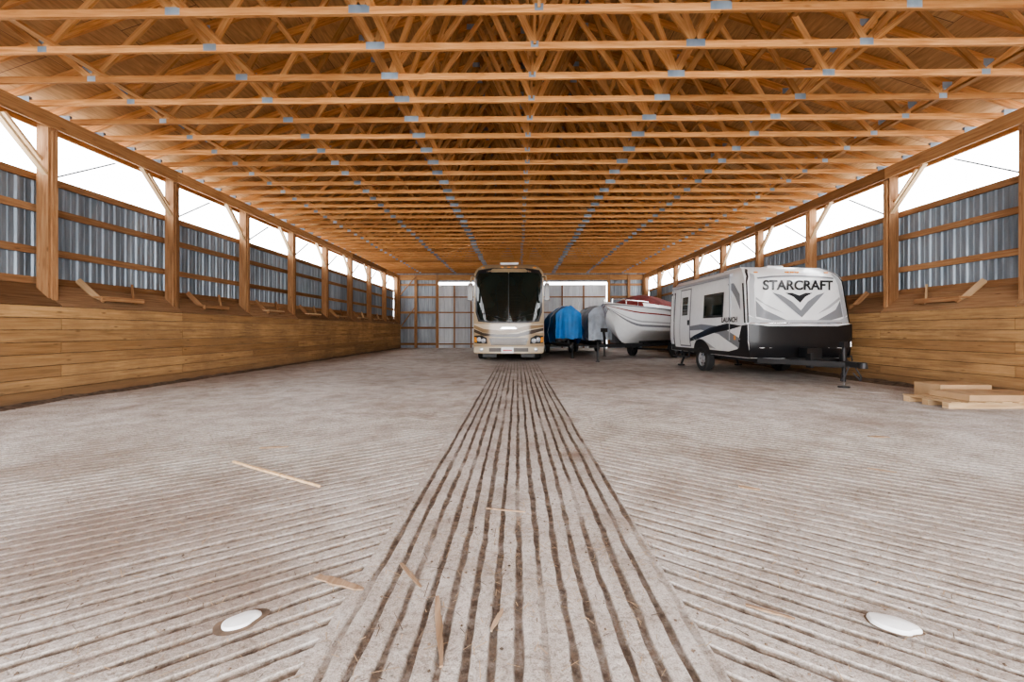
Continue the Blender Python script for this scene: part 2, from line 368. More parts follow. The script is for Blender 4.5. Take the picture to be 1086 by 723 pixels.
# ------------------------------------------------------------------ side walls
def corr(mb,axis,a0,a1,z0,z1,pos,inn,mat):
    per=0.2286; prof=[(0,0),(0.055,0),(0.065,0.007),(0.085,0.007),(0.095,0),(0.15,0),(0.17,0.025),(0.205,0.025)]
    a=a0; pts=[]; i=0
    while a<a1:
        for o,h in prof:
            if a+o<a1: pts.append((a+o,h,i//4))
        a+=per; i+=1
    pts.append((a1,0,i//4)); tints={}
    for (p,h,t),(p2,h2,_) in zip(pts[:-1],pts[1:]):
        tt=tints.setdefault(t,R())
        x,x2=pos+inn*h,pos+inn*h2
        if axis=='Y': vs=[(x,p,z0),(x2,p2,z0),(x2,p2,z1),(x,p,z1)]
        else: vs=[(p,x,z0),(p2,x2,z0),(p2,x2,z1),(p,x,z1)]
        mb.raw(vs,[(0,1,2,3)],mat,tt)
def side_wall(name,PF,OUT,s):
    root=empty(name)
    b=MB()
    for r in range(8):
        z0=0.0+r*0.193; off=(r%2)
        ys=[YF]+[POSTY[k] for k in range(off,len(POSTY),2)]+[YB]
        for y0,y1 in zip(ys[:-1],ys[1:]):
            if y1-y0<0.1: continue
            d=U(0,0.010)
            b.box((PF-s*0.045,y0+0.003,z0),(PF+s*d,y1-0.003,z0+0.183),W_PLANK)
    b.box((PF-s*0.05,YF,0),(PF-s*0.048,YB,1.54),M_DIRT)  # thin dark backing sheet that shows through the plank gaps
    b.build('plank_lining',root)
    b=MB()
    bay=[YF]+POSTY[:]+[YB]
    for y0,y1 in zip(bay[:-1],bay[1:]):
        if y1-y0<0.2: continue
        A=Vector((PF-s*0.0,0,1.545)); B=Vector((OUT+s*0.03,0,1.93)); ym=(y0+y1)/2
        n=(B-A).normalized(); c=(A+B)/2; c.y=ym
        up=Vector((-n.z,0,n.x)); 
        b.obox(c,(0,(y1-y0)/2-0.01,0),n*(B-A).length/2,up*0.009,W_LEDGE)
    b.build('sloped_ledge',root)
    b=MB(); corr(b,'Y',YF,YB,1.85,3.74,OUT,s,M_STEEL); b.build('metal_siding',root)
    b=MB(); corr(b,'Y',YF,YB,-0.02,1.85,OUT,s,M_STEEL); b.build('metal_siding_low',root)
    b=MB()
    for z in (3.70,3.18,2.48,1.98):
        ys=[YF]+POSTY[::2]+[YB]
        for y0,y1 in zip(ys[:-1],ys[1:]):
            if y1-y0<0.2: continue
            b.box((OUT+s*0.035,y0+.003,z-0.06),(OUT+s*0.075,y1-.003,z+0.06),W_POST)
    b.build('girts',root)
    PX=PF-s*0.24
    b=MB()
    for y in POSTY:
        if y>YB-0.2: y=YB-0.2
        b.box((PX-s*0.10,y-0.070,-0.05),(PX+s*0.10,y+0.070,4.74),W_POST)
        b.box((PX+s*0.10,y-0.035,1.6),(PX+s*0.135,y+0.045,4.45),W_POST)
    b.build('posts',root)
    b=MB()
    HX=PF-s*0.12
    ys=[YF]+POSTY[1::2]+[YB]
    for y0,y1 in zip(ys[:-1],ys[1:]):
        b.box((HX-s*0.018,y0+.002,4.50),(HX+s*0.022,y1-.002,4.745),W_HEAD)
        b.box((PX-s*0.14,y0+.002,4.50),(PX-s*0.10,y1-.002,4.745),W_HEAD)
    b.build('eave_header',root)
    b=MB()
    for y in POSTY[:-1]:
        b.beam((PX+s*0.04,y-0.05,3.72),(PX+s*0.05,y-0.80,4.52),0.04,0.085,W_BRACE,up=(s,0,0))
        b.beam((PX+s*0.02,y+0.05,3.70),(PX-s*0.02,y+1.15,4.40),0.02,0.05,M_DARKMETAL,up=(s,0,0))
        b.beam((PX-s*0.04,y-0.05,3.95),(PX-s*0.04,y-0.55,4.50),0.04,0.07,W_BRACE,up=(s,0,0))
    b.build('knee_braces',root)
    b=MB()
    for y in POSTY[:-1]:
        ym=y+SP/2+U(-0.1,0.1)
        x=PF-s*0.13
        b.box((x-s*0.12,ym-0.42,1.74),(x+s*0.10,ym+0.42,1.775),W_BRACE if R()<.25 else W_POST)
        b.box((x+s*0.075,ym-0.42,1.69),(x+s*0.10,ym+0.42,1.74),W_POST)
        for q in (-1,1):
            b.beam((x-s*0.02,ym+q*0.30,1.66),(OUT+s*0.08,ym+q*0.52,2.06),0.035,0.10,W_BRACE if R()<.4 else W_POST)
            b.beam((x+s*0.05,ym+q*0.32,1.745),(x-s*0.10,ym+q*0.32,1.62),0.035,0.08,W_POST)
    b.build('ledge_brackets',root)
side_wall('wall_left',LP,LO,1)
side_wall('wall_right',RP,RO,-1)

# ------------------------------------------------------------------ back wall
root=empty('wall_back')
b=MB()
corr(b,'X',LO,-5.2,-0.03,4.9,YB+0.10,-1,M_STEELB); corr(b,'X',5.9,RO,-0.03,4.9,YB+0.10,-1,M_STEELB)
corr(b,'X',-5.2,5.9,4.27,4.9,YB+0.10,-1,M_STEELB)
b.raw([(LO-.3,YB+0.11,4.88),(RO+.3,YB+0.11,4.88),(CX,YB+0.11,7.75)],[(0,1,2)],M_STEELB,0.3)
b.build('metal_siding',root)
b=MB(); 
for x0,x1 in ((-5.2,-3.0),(-2.99,-0.2),(-0.19,2.9),(2.91,5.78)): corr(b,'X',x0,x1,-0.03,4.10,YB+0.14,-1,M_STEEL2)
b.build('sliding_doors',root)
b=MB()
for x in (-7.7,-6.6,-5.2,5.9,7.2,8.15): b.box((x-0.08,YB-0.10,0),(x+0.08,YB+0.05,4.74),W_POST)
for x in (-4.1,-3.0,-1.6,-0.19,1.4,2.91,4.3): b.box((x-0.04,YB+0.03,0.0),(x+0.04,YB+0.10,4.10),W_POST)
for z in (0.25,1.3,2.3,3.3,4.1):
    b.box((LO+.1,YB+0.0,z-0.07),(-5.28,YB+0.05,z+0.07),W_POST); b.box((5.98,YB,z-0.07),(RO-.1,YB+0.05,z+0.07),W_POST)
    if z<4: b.box((-5.1,YB+0.0,z-0.04),(5.7,YB+0.03,z+0.04),W_POST)
b.beam((-7.7,YB-0.12,3.3),(-6.6,YB-0.12,4.6),0.04,0.1,W_POST,up=(0,1,0)); b.beam((-7.6,YB-0.12,1.3),(-6.65,YB-0.12,2.6),0.04,0.1,W_POST,up=(0,1,0))
b.box((LO,YB-0.06,4.40),(RO,YB+0.0,4.74),W_HEAD)
b.build('back_framing',root)

# ------------------------------------------------------------------ trusses
HW=8.55; PITCH=4/12.
def topz(x): return HC+0.12+ (HW-abs(x))*PITCH
def truss_mesh():
    b=MB(); T=0.038
    segs=[(-HW,-2.05),(-2.05,2.05),(2.05,HW)]
    for a,c in segs: b.box((a+.001,-T/2,HC),(c-.001,T/2,HC+0.09),W_TRUSS)
    for s in(-1,1):
        b.beam((s*(HW+0.0),0,topz(HW+0.0)),(0,0,topz(0)),T,0.12,W_TRUSS)
    bn=[0,2.05,4.2,6.4]; tn=[0,1.15,3.1,5.2,7.1]
    B=lambda i,s: Vector((s*bn[i],0,HC+0.05)); Tt=lambda i,s: Vector((s*tn[i],0,topz(tn[i])))
    for s in(-1,1):
        for bi,ti in [(0,1),(1,1),(1,2),(2,2),(2,3),(3,3),(3,4)]:
            b.beam(B(bi,s),Tt(ti,s),T*0.96,0.085,W_WEB)
        b.beam(B(1,s),Tt(0,s),T*0.94,0.085,W_WEB)
    b.beam(B(0,1),Tt(0,1),T*0.9,0.085,W_WEB)
    P=T/2+0.0015
    for s in(-1,1):
        for i,hw,zt in ((1,0.12,0.105),(2,0.085,0.10),(3,0.06,0.088)): b.box((s*bn[i]-hw,-P,HC+0.012),(s*bn[i]+hw,P,HC+zt),M_PLATE)
        for i in (1,2,3,4): b.box((s*tn[i]-0.08,-P,topz(tn[i])-0.09),(s*tn[i]+0.08,P,topz(tn[i])+0.02),M_PLATE)
        b.box((s*(HW-.35)-0.15,-P,HC+0.02),(s*(HW-.35)+0.15,P,HC+0.15),M_PLATE)
    b.box((-0.05,-P,HC+0.02),(0.05,P,HC+0.10),M_PLATE); b.box((-0.14,-P,topz(0)-0.13),(0.14,P,topz(0)+0.02),M_PLATE)
    return b
troot=empty('roof_trusses')
vars_=[truss_mesh().build('truss_v%d'%i,troot).data for i in range(6)]
for o in list(troot.children): bpy.data.objects.remove(o)
k=-15; n=0
while 4.62+0.6*k<YB-0.1:
    o=bpy.data.objects.new('truss_%d'%n,random.choice(vars_)); scene.collection.objects.link(o); o.parent=troot
    o.location=(CX+U(-0.03,0.03),4.62+0.6*k+U(-0.015,0.015),0)
    if R()<0.5: o.rotation_euler=(0,0,math.pi)
    k+=1; n+=1
b=MB()
for x in (-6.4,-4.2,-2.05,2.05,4.2,6.4):
    y=YF+0.2
    while y<YB:
        y2=min(YB-0.05,y+4.2); off=0.16+U(-.03,.03)
        b.box((CX+x+off-0.045,y,HC+0.091),(CX+x+off+0.045,y2,HC+0.129),W_WEB); y=y2+0.001
        if y2>=YB-0.1: break
for x,zf in ((1.75,0.62),(-1.75,0.62),(3.7,0.5),(-3.7,0.5)):
    z=HC+(topz(x)-HC)*zf
    b.beam((CX+x,YF+1,z),(CX+x,YB-0.1,z),0.085,0.038,W_WEB)
for y in range(3,25,5):
    for s in(-1,1): b.beam((CX+s*0.3,y,topz(0)-0.5),(CX+s*0.05,y+2.6,HC+0.2),0.04,0.09,W_WEB)
b.build('lateral_bracing',troot)

b=MB(); ov=HW+0.02
y0,y1=YF-0.4,YB+0.5
for s in(-1,1):
    L=math.hypot(ov,ov*PITCH)
    for dz,m in ((0.075,M_PLY),(0.11,M_DARKMETAL)):
        vs=[(CX+s*ov,y0,topz(ov)+dz),(CX+s*ov,y1,topz(ov)+dz),(CX,y1,topz(0)+dz),(CX,y0,topz(0)+dz)]
        b.raw(vs,[(0,1,2,3)],m,0.5,[(y0,0),(y1,0),(y1,L),(y0,L)])
b.build('ceiling')

# ------------------------------------------------------------------ generic vehicle helpers
def wheel(mb,x,y,r,w,out,rim=M_RIM,spokes=8):
    rr=r*0.6; h=w/2
    prof=[(rr,-h*0.8),(rr*1.05,-h),(r*0.93,-h),(r,-h*0.7),(r,h*0.7),(r*0.93,h),(rr*1.08,h),(rr,h*0.85)]
    mb.lathe((x,y,r),(out,0,0),prof,M_TIRE,32)
    mb.lathe((x,y,r),(out,0,0),[(rr,h*0.85),(rr*0.93,h*0.8),(rr*0.9,h*0.35),(rr*0.4,h*0.55),(rr*0.36,h*0.8),(rr*0.22,h*0.9),(0.001,h*0.9)],rim,32)
    mb.lathe((x,y,r),(out,0,0),[(rr,-h*0.8),(0.001,-h*0.7)],M_DARKMETAL,32)
    for k in range(spokes):
        t=2*math.pi*k/spokes; cy,cz=math.cos(t)*rr*0.66,math.sin(t)*rr*0.66
        mb.lathe((x+out*h*0.47,y+cy,r+cz),(out,0,0),[(0.001,0.012+h*0.0),(rr*0.11,0.012),(rr*0.13,-0.01)],M_FRAME,10)
def shell(mb,zs,wfn,ffn,bfn,mat,nx=18):
    fr=[];bk=[]
    for z in zs:
        w=wfn(z); xs=[w*math.sin(math.pi/2*(-1+2*i/nx)) for i in range(nx+1)]
        fr.append([(x,ffn(x,z),z) for x in xs]); bk.append([(x,bfn(x,z),z) for x in xs])
    mb.grid(fr,mat); mb.grid(bk,mat,flip=True)
    for e in (0,-1):
        mb.grid([[r[e] for r in fr],[r[e] for r in bk]],mat)
        mb.grid([fr[e],bk[e]],mat)

# ------------------------------------------------------------------ motorhome
def motorhome():
    root=empty('motorhome',(-0.31,14.45,0),0.0); root.scale=(1.0,1,1.03)
    L=9.2; 
    def w(z):
        if z<0.45: return 1.24+(z-0.3)*0.2
        if z>3.05: return 1.28-0.30*((z-3.05)/0.45)**2.2
        return 1.28
    def f(x,z):
        y=0.30*(abs(x)/1.28)**4
        if z>1.35: y+=(z-1.35)*0.11
        if z<0.6: y+=0.02
        if z>3.0: y+=0.5*((z-3.0)/0.5)**2.5
        return y
    def F(off): return lambda x,z:(x,f(x,z)-off,z)
    b=MB()
    zs=[.30,.42,.6,.8,1.0,1.2,1.35,1.6,2,2.4,2.8,3.0,3.1,3.2,3.3,3.38,3.44,3.48,3.5]
    shell(b,zs,w,f,lambda x,z:L-(0.1*(abs(x)/1.28)**4)-max(0,(z-3.2))*0.5,M_TAN,20)
    ob=b.build('body',root,True,40)
    b=MB()
    sur=[(-1.10,1.42),(-0.6,1.36),(0.6,1.36),(1.10,1.42),(1.21,1.75),(1.23,3.05),(1.12,3.26),(0.6,3.32),(-0.6,3.32),(-1.12,3.26),(-1.23,3.05),(-1.21,1.75)]
    b.decal(sur,F(0.012),M_BLACK)
    for s in(-1,1):
        gl=[(0.015,1.42),(0.6,1.42),(1.03,1.48),(1.14,1.78),(1.17,2.95),(1.08,3.12),(0.6,3.15),(0.015,3.15)]
        b.decal([(s*x,z) for x,z in gl],F(0.024),M_GLASS)
    b.build('windshield',root,True,50)
    b=MB()
    for x in (-0.95,-0.25,0,0.25,0.95):
        b.box((x-0.05,f(x,3.36)-0.035,3.335),(x+0.05,f(x,3.36)+0.03,3.375),M_AMBER)
    b.decal([(-1.27,1.02),(-0.5,1.0),(0.5,1.0),(1.27,1.02),(1.27,1.34),(0.6,1.32),(-0.6,1.32),(-1.27,1.34)],F(0.008),M_CREAM)
    b.decal([(-1.26,1.30),(-0.9,1.16),(-0.3,1.10),(0.2,1.16),(0.7,1.27),(1.26,1.31),(1.26,1.22),(0.7,1.14),(0.3,1.03),(-0.3,0.98),(-0.9,1.03),(-1.26,1.18)][::-1],F(0.014),M_GOLD)
    b.decal([(-1.26,1.16),(-0.9,1.02),(-0.4,0.97),(0.3,0.99),(0.8,1.12),(1.26,1.20),(1.26,1.10),(0.8,0.98),(0.3,0.88),(-0.4,0.88),(-0.9,0.92),(-1.26,1.04)][::-1],F(0.018),M_BROWN)
    b.decal([(-0.3,1.16),(0.3,1.16),(0.22,1.22),(-0.22,1.22)],F(0.022),M_CHROME)
    b.decal([(-0.62,0.60),(0.62,0.60),(0.70,0.84),(-0.70,0.84)],F(0.012),M_BROWN)
    for z in (0.65,0.71,0.77): b.decal([(-0.6,z-.008),(0.6,z-.008),(0.62,z+.008),(-0.62,z+.008)],F(0.022),M_GOLD)
    b.decal([(-1.26,0.33),(1.26,0.33),(1.27,0.54),(-1.27,0.54)],F(0.04),M_CREAM)
    b.decal([(-0.7,0.37),(0.7,0.37),(0.7,0.50),(-0.7,0.50)],F(0.046),M_BROWN)
    for s in(-1,1):
        b.decal([(s*x,z) for x,z in ((0.76,0.64),(1.24,0.66),(1.25,0.92),(0.98,0.94),(0.78,0.84))],F(0.016),M_BLACK)
        for x,z,r in ((0.90,0.75,0.075),(1.06,0.79,0.075)):
            b.lathe((s*x,f(x,z)-0.02,z),(0,-1,0),[(r*1.15,-0.02),(r*1.15,0.02),(r,0.025,M_LAMPG),(r*.5,0.045,M_LAMPG),(0.001,0.05,M_LAMPG)],M_CHROME,20)
        b.decal([(s*x,z) for x,z in ((1.15,0.68),(1.24,0.70),(1.24,0.88),(1.16,0.86))],F(0.024),M_AMBER)
        b.lathe((s*0.98,f(0.98,.44)-0.045,0.44),(0,-1,0),[(0.07,0),(0.07,0.02),(0.055,0.025,M_LAMPG),(0.001,0.03,M_LAMPG)],M_CHROME,16)
    b.box((-0.26,-0.075,0.32),(0.18,-0.055,0.53),M_PLATEW); b.box((-0.20,-0.079,0.40),(0.12,-0.0752,0.44),M_RED)
    for s in(-1,1):
        b.tube([(s*0.15,f(.15,1.4)-0.05,1.40),(s*0.55,f(.55,1.6)-0.07,1.60)],0.012,M_BLACK)
        b.tube([(s*0.15,f(.15,1.52)-0.05,1.50),(s*0.95,f(.95,1.7)-0.05,1.70)],0.012,M_BLACK)
    for s in(-1,1):
        b.tube([(s*1.20,0.45,3.02),(s*1.33,0.15,3.0),(s*1.37,0.08,2.75)],0.025,M_TAN)
        b.obox((s*1.37,0.06,2.45),(0,0,0.30),(0.08,0,0),(0,0.06,0),M_BROWN)
        b.obox((s*1.37,0.125,2.45),(0,0,0.26),(0.065,0,0),(0,0.004,0),M_CHROME)
    b.box((-0.35,1.4,3.5),(0.35,2.4,3.68),M_WHITE); b.box((-0.35,6.0,3.5),(0.35,7.0,3.72),M_WHITE)
    b.cyl((0.6,4,3.5),(0.6,4,3.75),0.25,M_WHITE,20)
    for s in(-1,1):
        S=lambda o:(lambda y,z:(s*(1.28+o),y,z))
        b.decal([(0.75,1.6),(1.9,1.6),(1.9,2.7),(0.95,2.7),(0.75,2.5)],S(0.012),M_GLASS)
        for y0 in (2.6,4.2,6.4): b.decal([(y0,1.8),(y0+1.1,1.8),(y0+1.1,2.6),(y0,2.6)],S(0.012),M_GLASS)
        b.decal([(0.5,0.95),(3,1.15),(6,1.0),(L-0.2,1.5),(L-0.2,1.25),(6,0.8),(3,0.9),(0.5,0.8)],S(0.008),M_BROWN)
        b.decal([(0.5,1.2),(3,1.45),(6,1.3),(L-0.2,1.9),(L-0.2,1.6),(6,1.1),(3,1.25),(0.5,1.05)],S(0.010),M_GOLD)
        b.decal([(0.5,0.42),(L-0.3,0.42),(L-0.3,0.7),(0.5,0.7)],S(0.006),M_CREAM)
        b.box((s*0.7,5.2,3.25),(s*1.30,5.28,3.3),M_WHITE)
        for y0 in (1.9,6.6):
            pts=[(y0+0.62*math.cos(t),max(0.301,0.35+0.62*math.sin(t))) for t in [math.pi*k/14 for k in range(15)]]
            b.decal(pts,S(0.014),M_BLACK,1)
    b.build('fittings',root,False,40)
    b=MB()
    for s in(-1,1):
        wheel(b,s*1.10,1.9,0.48,0.28,s); wheel(b,s*1.10,6.6,0.48,0.28,s)
        b.box((s*0.4,0.5,0.28),(s*0.5,L-0.4,0.45),M_FRAME)
        b.box((s*0.45,0.35,0.16),(s*0.95,0.40,0.34),M_FRAME)
    b.box((-1.1,1.82,0.40),(1.1,1.98,0.54),M_FRAME); b.box((-1.1,6.5,0.40),(1.1,6.7,0.54),M_FRAME)
    b.build('running_gear',root)
motorhome()

# ------------------------------------------------------------------ travel trailer
def travel_trailer():
    root=empty('travel_trailer',(6.50,9.34,0),math.radians(2.6))
    L=4.35; W=1.22; TOP=2.68
    def w(z):
        if z>2.3: return W-0.05-0.20*((z-2.3)/0.38)**2.6
        if z<0.9: return W-0.06*(0.9-z)/0.4
        return W-0.05*max(0,(z-1.35))/0.95
    def f(x,z):
        y=0.12*(abs(x)/W)**4
        if z>1.30: y+=(z-1.30)*0.16
        else: y-=0.05; y+=max(0,(0.75-z))*0.5
        if z>2.25: y+=0.45*((z-2.25)/0.43)**2.4
        return y
    F=lambda off:(lambda x,z:(x,f(x,z)-off,z))
    b=MB()
    zs=[.50,.6,.75,.9,1.15,1.299,1.301,1.5,1.8,2.1,2.25,2.36,2.46,2.55,2.62,2.66,2.68]
    shell(b,zs,w,f,lambda x,z:L-0.08*(abs(x)/W)**4-max(0,z-2.3)*0.4,M_WHITE,18)
    b.build('body',root,True,40)
    b=MB()
    b.decal([(-w(.51)+0.005,0.51),(w(.51)-0.005,0.51),(W-0.005,0.9),(W-0.005,1.30),(0.8,1.24),(-0.8,1.24),(-W+0.005,1.30),(-W+0.005,0.9)],F(0.012),M_BLKPLATE)
    b.decal([(-W+0.01,1.32),(-0.8,1.26),(0.8,1.26),(W-0.01,1.32),(W-0.03,1.48),(0.9,1.38),(-0.9,1.38),(-W+0.03,1.48)],F(0.013),M_LGREY)
    for s in(-1,1):
        b.decal([(s*x,z) for x,z in ((1.215,1.32),(1.175,1.32),(1.13,2.28),(1.03,2.52),(0.93,2.62),(0.97,2.64),(1.07,2.54),(1.16,2.30))],F(0.014),M_BLACK)
        b.decal([(s*x,z) for x,z in ((1.155,1.50),(1.04,1.42),(1.00,2.2),(0.93,2.46),(1.0,2.50),(1.10,2.26))],F(0.010),M_LGREY)
        b.decal([(s*x,z) for x,z in ((1.02,1.46),(0.70,1.38),(0.36,1.38),(0.84,1.62),(1.00,1.84))],F(0.014),M_GREY)
        b.decal([(s*x,z) for x,z in ((0.0,1.60),(0.18,1.80),(0.42,1.96),(0.62,2.02),(0.32,1.74),(0.0,1.44))],F(0.014),M_GREY)
        b.decal([(s*x,z) for x,z in ((0.0,1.78),(0.14,1.92),(0.32,2.01),(0.16,2.01),(0.0,1.95))],F(0.016),M_BLACK)
        b.decal([(s*x,z) for x,z in ((0.99,1.92),(0.82,1.76),(0.38,1.52),(0.68,1.65),(1.00,1.86))],F(0.016),M_LGREY)
        b.decal([(s*x,z) for x,z in ((0.9,2.34),(0.55,2.38),(0.0,2.40),(0.0,2.43),(0.55,2.42),(0.92,2.38))],F(0.014),M_GREY)
    b.text('STARCRAFT',0.31,0.0,2.18,F(0.018),M_BLACK,0.15,0.010)
    b.tube([F(.02)(x,1.31) for x in (-1.17,-0.8,-0.4,0,0.4,0.8,1.17)],0.016,M_CHROME)
    for x in (-0.85,-0.12,0,0.12,0.85): b.box((x-0.04,f(x,2.52)-0.03,2.50),(x+0.04,f(x,2.52)+.02,2.53),M_AMBER)
    for s in(-1,1):
        S=lambda o:(lambda y,z:(s*(w(z)+o),y,z))
        b.decal([(0.06,0.51),(0.9,0.51),(0.9,0.62),(0.5,0.70),(0.30,1.26),(0.06,1.28)],S(0.006),M_BLKPLATE)
        b.decal([(0.14,1.32),(0.20,1.32),(0.36,2.26),(0.30,2.26)],S(0.008),M_BLACK)
        b.decal([(0.9,0.51),(L-.1,0.51),(L-.1,0.62),(0.9,0.62)],S(0.006),M_BLACK)
        b.decal([(0.35,0.95),(1.2,1.25),(2.2,1.32),(3.5,1.22),(3.5,1.12),(2.2,1.16),(1.3,1.05),(0.45,0.72)],S(0.008),M_GREY)
        b.decal([(0.28,1.25),(0.9,1.32),(1.7,1.22),(2.6,1.00),(3.4,0.72),(2.4,0.90),(1.5,1.08),(0.8,1.16)],S(0.010),M_BLACK)
        b.decal([(0.36,1.62),(0.60,1.95),(0.95,2.30),(0.70,2.30),(0.42,2.0)],S(0.010),M_GREY)
        b.decal([(1.5,0.66),(2.1,0.9),(2.8,0.95),(2.2,0.70)],S(0.010),M_LGREY)
        b.decal([(1.10,1.48),(2.10,1.48),(2.10,2.12),(1.10,2.12)],S(0.012),M_BLACK)
        b.decal([(1.16,1.54),(2.04,1.54),(2.04,2.06),(1.16,2.06)],S(0.020),M_GLASS)
        b.cyl((s*(w(2.45)+0.05),0.75,2.50),(s*(w(2.45)+0.05),L-0.3,2.50),0.045,M_LGREY,12)
        for y in (0.8,L-0.35): b.box((s*(w(2.0)+0.01),y-0.02,0.9),(s*(w(2.0)+0.045),y+0.02,2.5),M_LGREY)
        b.decal([(L-0.42,0.62),(L-0.10,0.62),(L-0.10,2.35),(L-0.42,2.35)],S(0.010),M_BLACK)
        b.decal([(L-0.37,0.70),(L-0.15,0.70),(L-0.15,2.28),(L-0.37,2.28)],S(0.016),M_WHITE)
        b.box((s*(W-0.0),0.55,0.92),(s*(W+0.02),0.60,1.02),M_AMBER)
        pts=[(2.25+0.47*math.cos(t),0.50+0.40*math.sin(t)) for t in [math.pi*k/14 for k in range(15)]]
        b.decal(pts,S(0.014),M_BLACK,1)
    S=lambda o:(lambda y,z:(-(w(z)+o),y,z))
    b.decal([(2.85,0.66),(3.55,0.66),(3.55,2.40),(2.85,2.40)],S(0.014),M_GREY)
    b.decal([(2.89,0.70),(3.51,0.70),(3.51,2.36),(2.89,2.36)],S(0.020),M_WHITE)
    b.decal([(3.02,1.6),(3.38,1.6),(3.38,2.15),(3.02,2.15)],S(0.026),M_GLASS)
    b.box((-W-0.05,2.90,1.30),(-W-0.01,2.96,1.45),M_BLACK)
    b.text('LAUNCH',0.17,0,0,lambda a,c:(-(w(1.40)+0.022),0.80-a*1.0,1.40+c),M_BLACK,0.1,0.006)
    b.box((-0.35,1.8,2.67),(0.35,2.6,2.86),M_WHITE); b.box((-0.2,0.9,2.66),(0.2,1.3,2.76),M_WHITE)
    b.build('panels_and_graphics',root,False,40)
    b=MB()
    b.beam((-1.0,0.05,0.46),(0,-1.25,0.46),0.06,0.11,M_FRAME); b.beam((1.0,0.05,0.46),(0,-1.25,0.46),0.06,0.11,M_FRAME)
    for s in(-1,1): b.box((s*0.85,0,0.40),(s*0.92,L-0.1,0.50),M_FRAME)
    b.box((-0.95,0.0,0.40),(0.95,0.08,0.50),M_FRAME)
    b.box((-0.06,-1.5,0.43),(0.06,-1.15,0.53),M_FRAME); b.lathe((0,-1.55,0.44),(0,0,1),[(0.001,0.10),(0.06,0.09),(0.075,0.03),(0.075,-0.02)],M_FRAME,14)
    b.box((-0.45,-0.45,0.50),(0.45,-0.08,0.54),M_FRAME)
    b.box((-0.20,-0.42,0.54),(0.12,-0.16,0.76),M_BLACK)
    b.cyl((0.0,-1.12,0.12),(0.0,-1.12,0.88),0.035,M_FRAME); b.cyl((0,-1.12,0.03),(0,-1.12,0.14),0.025,M_CHROME)
    b.cyl((0,-1.12,0.0),(0,-1.12,0.025),0.10,M_FRAME,16)
    b.box((-0.05,-1.18,0.80),(0.05,-1.06,0.92),M_BLACK); b.tube([(0,-1.1,0.9),(0.16,-1.1,0.92),(0.16,-1.1,0.82)],0.012,M_CHROME)
    for s in(-1,1):
        b.box((s*0.36-0.03,-0.75,0.36),(s*0.36+0.03,-0.62,0.66),M_FRAME)
        b.tube([(s*0.05,-1.3,0.45),(s*0.16,-1.33,0.25),(s*0.20,-1.28,0.15),(s*0.12,-1.2,0.30)],0.012,M_DARKMETAL)
        b.beam((s*0.12,-1.25,0.42),(s*0.40,-0.65,0.40),0.03,0.03,M_FRAME)
    b.tube([(0.1,-1.2,0.55),(0.35,-0.9,0.62),(0.5,-0.5,0.55),(0.45,-0.1,0.6)],0.014,M_BLACK)
    b.box((-1.0,2.2,0.34),(1.0,2.3,0.42),M_FRAME)
    for s in(-1,1):
        wheel(b,s*1.09,2.25,0.34,0.21,s,M_RIM,6)
        b.beam((s*0.8,L-0.3,0.44),(s*0.95,L-0.3,0.05),0.05,0.05,M_FRAME); b.box((s*0.95-0.09,L-0.36,0.0),(s*0.95+0.09,L-0.24,0.05),M_FRAME)
        b.beam((s*0.85,0.4,0.38),(s*0.35,0.4,0.34),0.05,0.05,M_FRAME)
    b.box((-W-0.28,2.95,0.34),(-W+0.02,3.45,0.37),M_FRAME); b.box((-W-0.0,2.95,0.34),(-W+0.04,2.99,0.52),M_FRAME); b.box((-W,3.41,0.34),(-W+0.04,3.45,0.52),M_FRAME)
    b.build('chassis',root)
travel_trailer()

# ------------------------------------------------------------------ boats
def hull_stations(L,B,k0,g0,n=22):
    st=[]
    for i in range(n+1):
        s=i/n
        bb=B/2*min(1,(math.sin(min(1,s/0.55)*math.pi/2))**0.75)*(1-0.06*max(0,s-0.6)/0.4)+0.015
        y=L*s; rake=(1-min(1,s/0.28))**1.8
        k=k0+rake*(g0-k0)*0.9
        g=g0+0.22*(1-s)**1.5
        st.append((y,bb,k,g,rake))
    return st
def boat_trailer(b,L,zc=0.55,W=1.0):
    for s in(-1,1):
        b.beam((s*W*0.75,L*0.35,zc-0.1),(s*W*0.75,L*0.98,zc-0.1),0.06,0.10,M_FRAME)
        b.beam((s*W*0.75,L*0.35,zc-0.1),(0,-0.35,zc-0.1),0.06,0.10,M_FRAME)
        wheel(b,s*W*1.0,L*0.70,0.33,0.2,s,M_RIMW,5)
        b.grid([[(s*W*1.0+dx,L*0.70+0.42*math.cos(t),0.36+0.40*math.sin(t)) for t in [math.pi*k/12 for k in range(13)]] for dx in (-0.13,0.13)],M_FRAME)
        b.beam((s*W*.45,L*0.35,zc+0.02),(s*W*.45,L*0.95,zc+0.02),0.10,0.08,M_FRAME)
        b.box((s*W*.45-0.03,L*0.4,zc-0.1),(s*W*.45+0.03,L*0.44,zc+0.02),M_FRAME); b.box((s*W*.45-0.03,L*0.88,zc-0.1),(s*W*.45+0.03,L*0.92,zc+0.02),M_FRAME)
    for y in (0.42,0.9): b.box((-W*0.78,L*y-0.04,zc-0.15),(W*0.78,L*y+0.04,zc-0.06),M_FRAME)
    b.box((-W,L*0.70-0.03,0.29),(W,L*0.70+0.03,0.36),M_FRAME)
    b.beam((0,-0.9,zc-0.1),(0,0.6,zc-0.1),0.08,0.09,M_FRAME)
    b.cyl((0.1,-0.55,0.02),(0.1,-0.55,zc+0.05),0.03,M_FRAME); b.cyl((0.1,-0.55,0),(0.1,-0.55,0.03),0.08,M_FRAME)
    b.beam((0,0.1,zc-0.1),(0,-0.05,zc+0.55),0.07,0.07,M_FRAME); b.box((-0.08,-0.1,zc+0.42),(0.08,0.12,zc+0.56),M_BLACK)
